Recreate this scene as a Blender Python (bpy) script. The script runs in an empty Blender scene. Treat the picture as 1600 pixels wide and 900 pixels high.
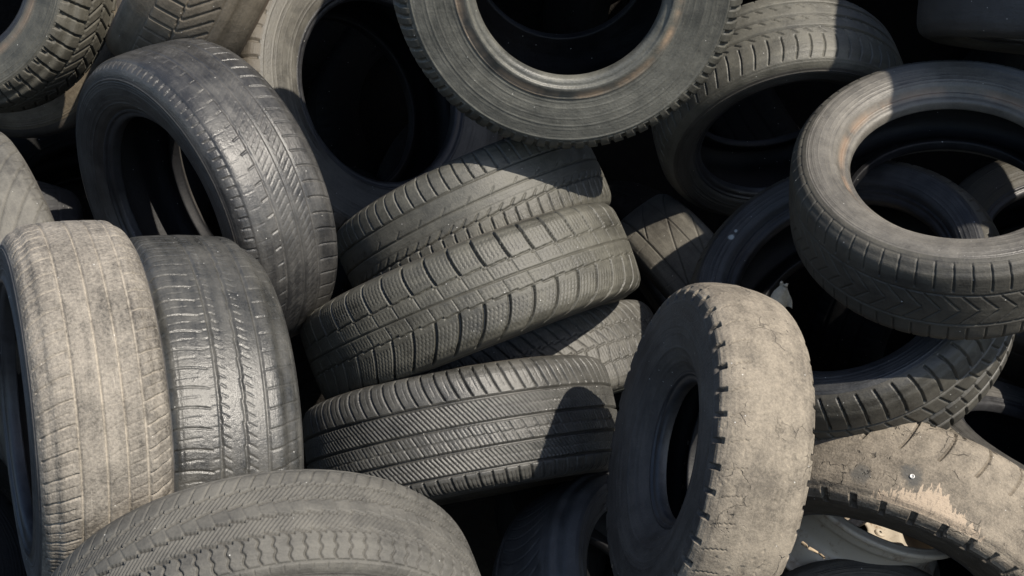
import bpy, math, random
import numpy as np
from mathutils import Matrix, Vector

# ------------------------------------------------------------------ camera, sky, sun, exposure
SC = bpy.context.scene
COL = SC.collection
cam_data = bpy.data.cameras.new("camera")
cam = bpy.data.objects.new("camera", cam_data)
COL.objects.link(cam)
cam.location = (0.0, 0.0, 1.9)
cam.rotation_euler = (math.radians(90 - 25), 0, 0)
cam_data.sensor_width = 36.0
cam_data.lens = 36.0 * 2200.0 / 1600.0
cam_data.clip_start = 0.05
cam_data.clip_end = 2000.0
SC.camera = cam

SUN = Vector((0.5054, -0.3829, 0.7733)).normalized()          # towards the sun, world space
world = bpy.data.worlds.new("World")
SC.world = world
world.use_nodes = True
nt = world.node_tree
bg = nt.nodes["Background"]
sky = nt.nodes.new("ShaderNodeTexSky")
sky.sky_type = 'NISHITA'
sky.sun_disc = False
sky.sun_elevation = math.asin(SUN.z)
sky.sun_rotation = math.atan2(SUN.x, SUN.y)
nt.links.new(sky.outputs[0], bg.inputs[0])
bg.inputs[1].default_value = 0.115
sd = bpy.data.lights.new("sun", 'SUN')
sd.energy = 4.7
sd.angle = math.radians(0.5)
sd.color = (1.0, 0.92, 0.80)
so = bpy.data.objects.new("sun", sd)
COL.objects.link(so)
so.rotation_euler = SUN.to_track_quat('Z', 'Y').to_euler()
so.location = (3, -2, 8)
SC.view_settings.view_transform = 'Standard'
SC.view_settings.look = 'None'
SC.view_settings.exposure = .58
SC.view_settings.gamma = 1.0
SC.cycles.max_bounces = 5

# ------------------------------------------------------------------ materials
class NT:
    def __init__(s, name):
        s.m = bpy.data.materials.new(name); s.m.use_nodes = True
        s.t = s.m.node_tree; s.b = s.t.nodes["Principled BSDF"]
    def n(s, typ, **k):
        x = s.t.nodes.new(typ)
        for a, v in k.items(): setattr(x, a, v)
        return x
    def l(s, a, b): s.t.links.new(a, b)
    def math(s, op, a, b=None, clamp=False):
        x = s.n("ShaderNodeMath", operation=op); x.use_clamp = clamp
        for i, v in enumerate((a, b)):
            if v is None: continue
            if isinstance(v, (int, float)): x.inputs[i].default_value = v
            else: s.l(v, x.inputs[i])
        return x.outputs[0]
    def mix(s, f, a, b):
        x = s.n("ShaderNodeMix", data_type='RGBA')
        for i, v in ((0, f), (6, a), (7, b)):
            if isinstance(v, (int, float)): x.inputs[i].default_value = v
            elif isinstance(v, (tuple, list)): x.inputs[i].default_value = (*v, 1)
            else: s.l(v, x.inputs[i])
        return x.outputs[2]
    def noise(s, vec, scale, detail=4, rough=0.55, off=0.0, stretch=None):
        mp = s.n("ShaderNodeMapping"); s.l(vec, mp.inputs[0])
        mp.inputs['Location'].default_value = (off, off * 0.7, off * 1.3)
        if stretch: mp.inputs['Scale'].default_value = stretch
        x = s.n("ShaderNodeTexNoise"); s.l(mp.outputs[0], x.inputs['Vector'])
        x.inputs['Scale'].default_value = scale; x.inputs['Detail'].default_value = detail
        x.inputs['Roughness'].default_value = rough
        return x.outputs[0]
    def ramp(s, v, lo, hi):
        x = s.n("ShaderNodeMapRange", interpolation_type='SMOOTHSTEP')
        s.l(v, x.inputs[0]); x.inputs[1].default_value = lo; x.inputs[2].default_value = hi
        return x.outputs[0]

def rubber(name, base=(.045,.045,.045), dust=(.16,.145,.12), amt=.5, rough=.6, gdust=0.0, scuff=.2,
           bump=.5, seed=0, spots=(), stain=None, tear=None, gdark=0.0, streak=.5, mott=2.1, spec=.5, gain=.62, fw=.35, crack=0.0):
    """weathered rubber: mottled dust, scuffs along the circumference, specks, optional stain ring and marks"""
    base = tuple(c * gain * .8 for c in base); dust = tuple(c * gain for c in dust)
    N = NT(name)
    tc = N.n("ShaderNodeTexCoord"); obj = tc.outputs['Object']
    uv = N.n("ShaderNodeUVMap"); uv.uv_map = "UVMap"; uvo = uv.outputs[0]
    at = N.n("ShaderNodeAttribute"); at.attribute_name = "groove"; gr = at.outputs['Fac']
    big = N.noise(obj, 7, 5, .6, seed)
    mid = N.noise(obj, 34, 6, .65, seed + 5)
    fine = N.noise(obj, 260, 4, .7, seed + 9)
    strk = N.noise(uvo, 22, 5, .6, seed + 3, (0.28, 3.2, 1))
    f = N.math('ADD', N.math('MULTIPLY', big, .7), N.math('MULTIPLY', mid, .6))
    f = N.math('ADD', f, N.math('MULTIPLY', strk, streak))
    f = N.math('ADD', f, N.math('MULTIPLY', fine, fw))
    mean = .7*.5 + .6*.5 + streak*.5 + fw*.5
    f = N.math('SUBTRACT', f, mean)                       # about -0.4 .. 0.4
    f = N.math('ADD', N.math('MULTIPLY', f, mott), amt, clamp=True)
    col = N.mix(f, base, dust)
    if gdust > 0:
        gm = N.math('MULTIPLY', gr, N.ramp(N.math('ADD', mid, N.math('MULTIPLY', fine, .4)), .45, .85))
        col = N.mix(N.math('MULTIPLY', gm, gdust, True), col, tuple(min(1, c * 1.7) for c in dust))
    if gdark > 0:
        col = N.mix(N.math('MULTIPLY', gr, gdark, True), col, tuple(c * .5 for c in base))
    # pale scuffs, thin and along the rolling direction
    sc = N.noise(uvo, 60, 3, .6, seed + 21, (0.15, 2.2, 1))
    scm = N.math('MULTIPLY', N.ramp(sc, .62, .75), N.ramp(mid, .45, .65))
    col = N.mix(N.math('MULTIPLY', scm, scuff), col, tuple(min(1, c * 1.9) for c in dust))
    # little specks of grit
    vo = N.n("ShaderNodeTexVoronoi"); N.l(obj, vo.inputs['Vector']); vo.inputs['Scale'].default_value = 75
    sp = N.math('LESS_THAN', vo.outputs['Distance'], .075)
    w = N.n("ShaderNodeSeparateColor"); N.l(vo.outputs['Color'], w.inputs[0])
    sp = N.math('MULTIPLY', sp, N.math('GREATER_THAN', w.outputs[0], .82))
    col = N.mix(N.math('MULTIPLY', sp, .75), col, (.5, .49, .46))
    if stain:                                              # brown ring of rust by the bead
        r0, r1, sc_, samt = stain
        sx = N.n("ShaderNodeSeparateXYZ"); N.l(uvo, sx.inputs[0])
        d = N.math('ABSOLUTE', N.math('SUBTRACT', sx.outputs[1], r0))
        m = N.math('SUBTRACT', 1.0, N.math('DIVIDE', d, r1), True)
        m = N.math('MULTIPLY', m, N.ramp(N.noise(uvo, 9, 4, .6, seed + 31, (1, .4, 1)), .36, .6))
        col = N.mix(N.math('MULTIPLY', m, samt, True), col, sc_)
    if crack > 0:                                          # short dark cracks and chips
        vc = N.n("ShaderNodeTexVoronoi", feature='DISTANCE_TO_EDGE'); vc.inputs['Scale'].default_value = 26
        wv = N.n("ShaderNodeVectorMath", operation='ADD'); N.l(obj, wv.inputs[0])
        nz = N.n("ShaderNodeTexNoise"); nz.inputs['Scale'].default_value = 18; nz.inputs['Detail'].default_value = 4; N.l(obj, nz.inputs['Vector'])
        ws = N.n("ShaderNodeVectorMath", operation='SCALE'); N.l(nz.outputs['Color'], ws.inputs[0]); ws.inputs['Scale'].default_value = .06
        N.l(ws.outputs[0], wv.inputs[1]); N.l(wv.outputs[0], vc.inputs['Vector'])
        ck = N.math('MULTIPLY', N.math('SUBTRACT', 1.0, N.ramp(vc.outputs['Distance'], .008, .03)), N.ramp(N.noise(obj, 13, 4, .6, seed + 41), .53, .62))
        chip = N.math('MULTIPLY', N.ramp(N.noise(obj, 60, 3, .6, seed + 43), .64, .70), N.ramp(N.noise(obj, 11, 3, .6, seed + 47), .5, .6))
        ck = N.math('MAXIMUM', ck, chip)
        col = N.mix(N.math('MULTIPLY', ck, crack), col, tuple(c * .45 for c in base))
    for (p, rad, c, a) in spots:
        mp = N.n("ShaderNodeMapping"); N.l(obj, mp.inputs[0]); mp.inputs['Location'].default_value = [-x for x in p]
        ln = N.n("ShaderNodeVectorMath", operation='LENGTH'); N.l(mp.outputs[0], ln.inputs[0])
        d = N.math('ADD', ln.outputs['Value'], N.math('MULTIPLY', N.math('SUBTRACT', mid, .5), rad * 1.8))
        m = N.math('SUBTRACT', 1.0, N.ramp(d, rad * .55, rad * 1.1))
        col = N.mix(N.math('MULTIPLY', m, a), col, c)
    if tear:                                               # torn strip of pale cord
        u0, u1, s0, s1, tcol = tear
        sx = N.n("ShaderNodeSeparateXYZ"); N.l(uvo, sx.inputs[0])
        sn = N.noise(uvo, 90, 3, .6, 4, (1.4, .35, 1))
        um = N.math('MULTIPLY', N.math('GREATER_THAN', sx.outputs[0], u0), N.math('LESS_THAN', sx.outputs[0], u1))
        mid_u = N.math('ABSOLUTE', N.math('SUBTRACT', sx.outputs[0], (u0 + u1) / 2))
        hgt = N.math('MULTIPLY', N.math('SUBTRACT', 1.0, N.math('DIVIDE', mid_u, (u1 - u0) / 2)), abs(s1 - s0))
        hgt = N.math('ADD', hgt, N.math('MULTIPLY', N.math('SUBTRACT', sn, .5), .10))
        edge = N.math('SUBTRACT', s0, hgt)

        sm = N.math('MULTIPLY', N.ramp(N.math('SUBTRACT', sx.outputs[1], edge), -.001, .002), N.math('LESS_THAN', sx.outputs[1], s0 + .004))
        sm = N.math('MULTIPLY', sm, N.ramp(N.noise(uvo, 150, 4, .7, 9, (1.2, .4, 1)), .25, .5))
        col = N.mix(N.math('MULTIPLY', N.math('MULTIPLY', um, sm), .9), col, tcol)
    N.l(col, N.b.inputs['Base Color'])
    ro = N.math('ADD', rough - .08, N.math('MULTIPLY', f, .22), True)
    N.l(ro, N.b.inputs['Roughness'])
    N.b.inputs['Specular IOR Level'].default_value = spec
    h = N.math('ADD', N.math('MULTIPLY', fine, .5), N.math('MULTIPLY', N.noise(obj, 110, 5, .7, seed + 2), .8))
    h = N.math('ADD', h, N.math('MULTIPLY', N.noise(uvo, 90, 4, .6, seed + 7, (.2, 2.5, 1)), .5))
    if crack > 0: h = N.math('SUBTRACT', h, N.math('MULTIPLY', ck, 1.2))
    bp = N.n("ShaderNodeBump"); bp.inputs['Strength'].default_value = bump
    bp.inputs['Distance'].default_value = .0022
    N.l(h, bp.inputs['Height']); N.l(bp.outputs[0], N.b.inputs['Normal'])
    return N.m

def soil():
    N = NT("shade_dark_soil")  # near-black: shade of the gaps is put into the soil colour
    tc = N.n("ShaderNodeTexCoord"); o = tc.outputs['Object']
    a = N.noise(o, 2.2, 8, .65); b = N.noise(o, 40, 6, .7)
    N.l(N.mix(N.math('ADD', N.math('MULTIPLY', a, .6), N.math('MULTIPLY', b, .4)), (.006, .0055, .005), (.016, .014, .012)), N.b.inputs['Base Color'])
    N.b.inputs['Roughness'].default_value = 1.0; N.b.inputs['Specular IOR Level'].default_value = .1
    bp = N.n("ShaderNodeBump"); bp.inputs['Distance'].default_value = .02
    N.l(b, bp.inputs['Height']); N.l(bp.outputs[0], N.b.inputs['Normal'])
    return N.m

def steel(name, c0=(.42,.40,.37), c1=(.16,.09,.05), metal=.75, rough=.42):
    N = NT(name)
    tc = N.n("ShaderNodeTexCoord"); o = tc.outputs['Object']
    a = N.noise(o, 14, 7, .7, 3); b = N.noise(o, 90, 5, .7, 8)
    f = N.ramp(N.math('ADD', N.math('MULTIPLY', a, .7), N.math('MULTIPLY', b, .3)), .5, .66)
    N.l(N.mix(f, c0, c1), N.b.inputs['Base Color'])
    N.l(N.math('SUBTRACT', metal, N.math('MULTIPLY', f, metal)), N.b.inputs['Metallic'])
    N.l(N.math('ADD', rough, N.math('MULTIPLY', f, .4)), N.b.inputs['Roughness'])
    bp = N.n("ShaderNodeBump"); bp.inputs['Distance'].default_value = .0012; bp.inputs['Strength'].default_value = .5
    N.l(b, bp.inputs['Height']); N.l(bp.outputs[0], N.b.inputs['Normal'])
    return N.m

# ------------------------------------------------------------------ mesh helpers
def grid_mesh(name, P, UV, closed_u=True, attr=None, smooth=True):
    """P (nu, nv, 3) -> mesh, wrapped round in u"""
    nu, nv = P.shape[:2]
    i = np.arange(nu if closed_u else nu - 1); j = np.arange(nv - 1)
    I, J = np.meshgrid(i, j, indexing='ij')
    I2 = (I + 1) % nu
    q = np.stack([I * nv + J, I2 * nv + J, I2 * nv + J + 1, I * nv + J + 1], -1).reshape(-1, 4)
    me = bpy.data.meshes.new(name)
    me.vertices.add(nu * nv); me.vertices.foreach_set("co", P.reshape(-1).astype(np.float32))
    nq = len(q)
    me.loops.add(nq * 4); me.loops.foreach_set("vertex_index", q.reshape(-1).astype(np.int32))
    me.polygons.add(nq)
    me.polygons.foreach_set("loop_start", (np.arange(nq) * 4).astype(np.int32))
    me.polygons.foreach_set("use_smooth", np.full(nq, smooth))
    uvl = me.uv_layers.new(name="UVMap")
    U = UV.reshape(-1, 2)[q.reshape(-1)].copy()
    if closed_u:                                     # keep the last column of faces from running backwards
        last = np.repeat((I.reshape(-1) == nu - 1), 4)
        corner = np.tile(np.array([0, 1, 1, 0], bool), nq)
        U[last & corner, 0] += UV[1, 0, 0] * nu
    uvl.data.foreach_set("uv", U.reshape(-1).astype(np.float32))
    if attr is not None:
        a = me.attributes.new("groove", 'FLOAT', 'POINT')
        a.data.foreach_set("value", attr.reshape(-1).astype(np.float32))
    me.update(calc_edges=True); me.validate()
    return me

def link(name, me, mat, parent=None):
    o = bpy.data.objects.new(name, me); COL.objects.link(o)
    if mat: me.materials.append(mat)
    if parent: o.parent = parent
    return o

def curve(P, n):
    """Catmull-Rom through P, resampled at equal arc length"""
    P = np.array(P, float)
    Q = np.vstack([2*P[0]-P[1], P, 2*P[-1]-P[-2]]); out = []
    for i in range(1, len(Q) - 2):
        t = np.linspace(0, 1, 30, endpoint=False)[:, None]
        a, b, c, d = Q[i-1], Q[i], Q[i+1], Q[i+2]
        out.append(.5*((2*b)+(-a+c)*t+(2*a-5*b+4*c-d)*t**2+(-a+3*b-3*c+d)*t**3))
    out = np.vstack(out + [P[-1:]])
    s = np.r_[0, np.cumsum(np.hypot(*np.diff(out, axis=0).T))]
    t = np.linspace(0, s[-1], n)
    return np.stack([np.interp(t, s, out[:, 0]), np.interp(t, s, out[:, 1])], 1), t

def vnoise(U, S, C, fu, fs, seed):
    """cheap smooth value noise, periodic in U"""
    rng = np.random.RandomState(seed)
    nu = max(2, int(C * fu)); ns = 64
    g = rng.rand(nu, ns)
    x = (U / C * nu) % nu; y = (S * fs + 31.7) % (ns - 1)
    xi = x.astype(int) % nu; yi = y.astype(int); fx = x - np.floor(x); fy = y - yi
    fx = fx*fx*(3-2*fx); fy = fy*fy*(3-2*fy)
    a = g[xi, yi]*(1-fx)+g[(xi+1)%nu, yi]*fx; b = g[xi, yi+1]*(1-fx)+g[(xi+1)%nu, yi+1]*fx
    return a*(1-fy)+b*fy

def tread_depth(U, S, C, HR, pat, seed):
    """depth below the tread surface in metres. pattern lines are given in fractions of the half width"""
    X = S / HR
    D = np.zeros_like(U); soft = .0009
    worn = 1 - pat.get('patchy', .25) * vnoise(U, S, C, 6, 18, seed)
    for c in pat.get('circ', ()):
        x0, w, d = c[:3]; za, zn = (c[3], c[4]) if len(c) > 3 else (0, 1)
        kind = c[5] if len(c) > 5 else 'saw'
        ph = (U / C * zn) % 1.0
        z = (np.abs(ph - .5) * 4 - 1 if kind == 'tri' else (ph - .5) * 2 if kind == 'saw' else np.clip(np.sin(ph*2*np.pi)*3, -1, 1)) * za / 1000 if za else 0
        m = np.clip((w/2000 - np.abs(S - x0 * HR - z)) / soft + .5, 0, 1)
        D = np.maximum(D, m * d / 1000 * worn)
    for c in pat.get('lat', ()):
        x0, x1, n, w, d = c[:5]
        slope, bend, phase, wav = (list(c[5:]) + [0, 0, 0, 0])[:4]
        mid = (x0 + x1) / 2 * HR; T = S - mid
        sh = slope * T + bend * T * T / HR + wav/1000 * np.sin(T * 2*np.pi / pat.get('wl', .007))
        p = (U + sh) / C * n + phase
        jit = 0
        dist = (p - np.round(p)) * C / n / math.sqrt(1 + slope*slope)
        m = np.clip((w/2000 - np.abs(dist)) / soft + .5, 0, 1)
        e = np.clip((X - x0) * HR / .0015, 0, 1) * np.clip((x1 - X) * HR / .0015, 0, 1)
        D = np.maximum(D, m * e * d / 1000 * worn)
    return D

def build_tyre(key, tab, pat, mats, nu=1000, nv=110):
    (loc, uax, nax, R, H, rb, ba, ov) = tab
    uax = Vector(uax).normalized(); nax = Vector(nax).normalized(); vax = nax.cross(uax).normalized()
    M = Matrix((uax, vax, nax)).transposed().to_4x4(); M.translation = Vector(loc)
    root = bpy.data.objects.new('tyre', None); COL.objects.link(root)
    root.empty_display_size = .1; root.matrix_world = M
    sh = pat.get('sh', .972); cr = pat.get('cr', 1.0)
    tw = pat.get('tw', .82)
    b = ba * H; bl = pat.get('bulge', 1.0)
    sec = [(0, 1), (.4*tw/.82*H, 1-.004*cr), (.7*tw/.82*H, 1-.013*cr), (tw*H, sh), (tw*H+(.98*H-tw*H)*.55, sh-.022), (.972*H, .90-(.972-sh)*.5),
           (H*bl, rb+.52*(1-rb)), (b+(H-b)*.72, rb+.26*(1-rb)), (b+.030, rb+.060)]
    fine, ft = curve(sec, 1400)
    cut = int(np.argmin(np.hypot(fine[:, 0] - .972*H, fine[:, 1] - (.90-(.972-sh)*.5))))
    lugs = pat.get('lug', ())
    def sample(i0, i1, n):
        idx = np.linspace(i0, i1, n)
        c = np.stack([np.interp(idx, np.arange(1400), fine[:, 0]), np.interp(idx, np.arange(1400), fine[:, 1])], 1) * R
        d = np.gradient(c, axis=0); d /= np.linalg.norm(d, axis=1)[:, None]
        return c, np.interp(idx, np.arange(1400), ft) * R, d
    def lug_depth(U, side):
        D = np.zeros_like(U)
        for (n_, w, dpt, x0, r_in, sides, ph) in lugs:
            if side not in sides: continue
            pp = U / C * n_ + ph
            rnd = vnoise(U, np.zeros_like(U), C, n_ / C, 1, 3)
            jt = .22 * (vnoise(U, np.zeros_like(U), C, n_ / C * .5, 1, 9) - .5)
            dist = (pp - np.round(pp) + jt) * C / n_
            D = np.maximum(D, np.clip((w/2000*(.7+.6*rnd) - np.abs(dist)) / .0012 + .5, 0, 1) * dpt / 1000 * (.55 + .6*rnd))
        return D
    bead = [(b+.030, rb+.060), (b+.030, rb+.046), (b+.015, rb+.036), (b+.010, rb+.018), (b-.006, rb+.002), (b-.04, rb), (b-.062, rb+.008), (b-.055, rb+.04)]
    inner = [(b-.055, rb+.04), (b+.6*(H-b)-.045, rb+.28*(1-rb)), (H-.055, rb+.52*(1-rb)), (.87*H, .87), (tw*H*.8, .935), (0, .955)]
    C = 2 * math.pi * R
    def ring(pr, n, nuu, rel=None):
        c, t = curve(pr, n)
        c = c * R
        A = np.arange(nuu) / nuu * 2 * np.pi
        q = 1 + ov[0]*np.cos(2*A) + ov[1]*np.sin(2*A)
        # normals of the profile
        d = np.gradient(c, axis=0); d /= np.linalg.norm(d, axis=1)[:, None]
        return c, t * R, A, q, d
    def revolve(name, c, A, q, off, mat, t, nrm, sgn, attr=None, uoff=None):
        a = c[None, :, 0] + nrm[None, :, 0] * off
        r = c[None, :, 1] + nrm[None, :, 1] * off
        P = np.stack([r * (q * np.cos(A))[:, None], r * (q * np.sin(A))[:, None], a * np.ones_like(r)], -1)
        P[..., 2] *= sgn
        UV = np.stack([np.broadcast_to((A * R)[:, None], r.shape), t], -1)
        if sgn < 0: P = P[:, ::-1]; UV = UV[:, ::-1]
        return link(name, grid_mesh(name, P, UV, True, attr), mat, root)
    # --- tread: both halves in one sheet
    half, th, d = sample(0, cut, nv // 2 + 1)
    A = np.arange(nu) / nu * 2 * np.pi
    q = 1 + ov[0]*np.cos(2*A) + ov[1]*np.sin(2*A)
    full = np.vstack([half[::-1] * [1, 1], half[1:] * [-1, 1]])
    S = np.r_[th[::-1], -th[1:]]
    dd = np.gradient(full, axis=0); dd /= np.linalg.norm(dd, axis=1)[:, None]
    nrm = np.stack([-dd[:, 1] * -1, dd[:, 0] * -1], 1)          # outward
    if nrm[len(nrm)//2, 1] < 0: nrm = -nrm
    U, SS = np.meshgrid(A * R, S, indexing='ij')
    D = tread_depth(U, SS, C, H * R, pat, pat.get('seed', 1))
    edge = np.clip((th[-1] - np.abs(SS)) / .004, 0, 1)
    D = D * edge
    for sd_ in (1, -1):
        for lg in lugs:
            if sd_ in lg[5]:
                m_ = np.clip((SS * sd_ / (H*R) - lg[3]) * H*R / .003, 0, 1)
                D = np.maximum(D, lug_depth(U, sd_) * m_)
    mx = max(D.max(), 1e-4)
    off = -D
    if pat.get('lump', 0):
        off = off - pat['lump']/1000 * (vnoise(U, SS, C, 9, 22, 5) + .45*vnoise(U, SS, C, 40, 70, 6) + .25*vnoise(U, SS, C, 150, 180, 8)) * edge
    if pat.get('pits', 0):
        pn = vnoise(U, SS, C, 130, 160, 11) * vnoise(U, SS, C, 21, 30, 12)
        off = off - pat['pits']/1000 * np.clip((pn - .58) / .1, 0, 1) * edge
    P = None
    a = full[None, :, 0] + nrm[None, :, 0] * off; r = full[None, :, 1] + nrm[None, :, 1] * off
    P = np.stack([r * (q * np.cos(A))[:, None], r * (q * np.sin(A))[:, None], a], -1)
    P = P[:, ::-1]
    UV = np.stack([U, SS], -1)[:, ::-1]
    G = np.clip(D / mx, 0, 1)[:, ::-1]
    link('tread', grid_mesh('tread', P, UV, True, G), mats[0], root)
    # --- sidewalls, beads
    ns = 300
    for sgn in (1, -1):
        nsd = 1300 if lugs else 300
        c, t, d = sample(cut - 24, 1399, 72)
        A = np.arange(nsd) / nsd * 2 * np.pi
        q = 1 + ov[0]*np.cos(2*A) + ov[1]*np.sin(2*A)
        nrm = np.stack([-d[:, 1], d[:, 0]], 1)
        if nrm[35, 0] < 0: nrm = -nrm
        rr = c[:, 1] / R
        off = np.zeros((nsd, len(c)))
        if lugs:
            UU = np.broadcast_to((A * R)[:, None], off.shape)
            off = off - lug_depth(UU, sgn) * np.clip((rr - lugs[0][4]) / .012, 0, 1)[None, :]
        tuck = np.clip(1 - (c[0, 1] - c[:, 1]) / max(1e-6, c[0, 1] - fine[cut, 1] * R), 0, 1)
        off = off - (.0012 * np.minimum(1, tuck * 6))[None, :]
        for (r0, w, h) in (tuple(pat.get('ribs', ((.875, .004, .0012), (.858, .003, .0009)))) + ((rb+.11, .0035, .0011), (rb+.135, .0025, .0007), (rb+.52*(1-rb)+.03, .0022, .0005), (rb+.52*(1-rb)-.035, .0022, .0005), (.825, .0025, .0006))):
            off += h * np.exp(-((rr - r0) / w) ** 2)[None, :]
        if pat.get('dent'):
            Aa = A[:, None]
            off -= pat['dent'] * np.exp(-((rr - .8) / .07) ** 2)[None, :] * (.5 + .5*np.sin(Aa * 2 + 1))
        rrr = c[:, 1]
        revolve('sidewall', c, A, q, off, mats[1], np.broadcast_to(rrr[None, :], off.shape), nrm, sgn)
        c, t, A, q, d = ring(bead, 34, ns)
        nrm = np.stack([-d[:, 1], d[:, 0]], 1)
        revolve('bead', c, A, q, np.zeros((ns, len(c))), mats[3] if sgn > 0 else LINER_SHADED_BEAD, np.broadcast_to(c[None, :, 1], (ns, len(c))), nrm, sgn)  # far bead takes the near-black liner colour to look shaded
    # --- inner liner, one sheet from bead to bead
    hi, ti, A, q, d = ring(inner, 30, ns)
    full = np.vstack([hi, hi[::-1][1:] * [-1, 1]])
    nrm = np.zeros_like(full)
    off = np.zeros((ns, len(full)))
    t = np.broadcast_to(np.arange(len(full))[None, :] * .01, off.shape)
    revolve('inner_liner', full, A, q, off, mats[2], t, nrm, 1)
    return root

def tag(o, label, cat, group=None, kind=None):
    if label: o['label'] = label
    if cat: o['category'] = cat
    if group: o['group'] = group
    if kind: o['kind'] = kind

# ------------------------------------------------------------------ ground
def make_ground():
    n = 160
    x = np.linspace(-1, 1, n); x = np.sign(x) * np.abs(x)**2.2 * 600
    y = np.linspace(-1, 1, n); y = np.sign(y) * np.abs(y)**2.2 * 600 + 3
    X, Y = np.meshgrid(x, y, indexing='ij')
    # flat yard with an earth bank that carries the heap
    t = np.clip((Y - 2.6) / 2.6, 0, 1); t = t*t*(3-2*t)
    fall = np.clip(1 - (np.abs(X) - 7) / 6, 0, 1); fall = fall*fall*(3-2*fall)
    back = np.clip(1 - (Y - 7) / 5, 0, 1); back = back*back*(3-2*back)
    Z = -.75 + 2.9 * t * fall * back + .04*np.sin(X*3.1)*np.cos(Y*2.7) * np.exp(-(X**2+Y**2)/400)
    P = np.stack([X, Y, Z], -1)
    me = grid_mesh('ground', P, np.stack([X, Y], -1), False)
    o = link('ground', me, soil()); o['kind'] = 'structure'
    return o
make_ground()

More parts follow.
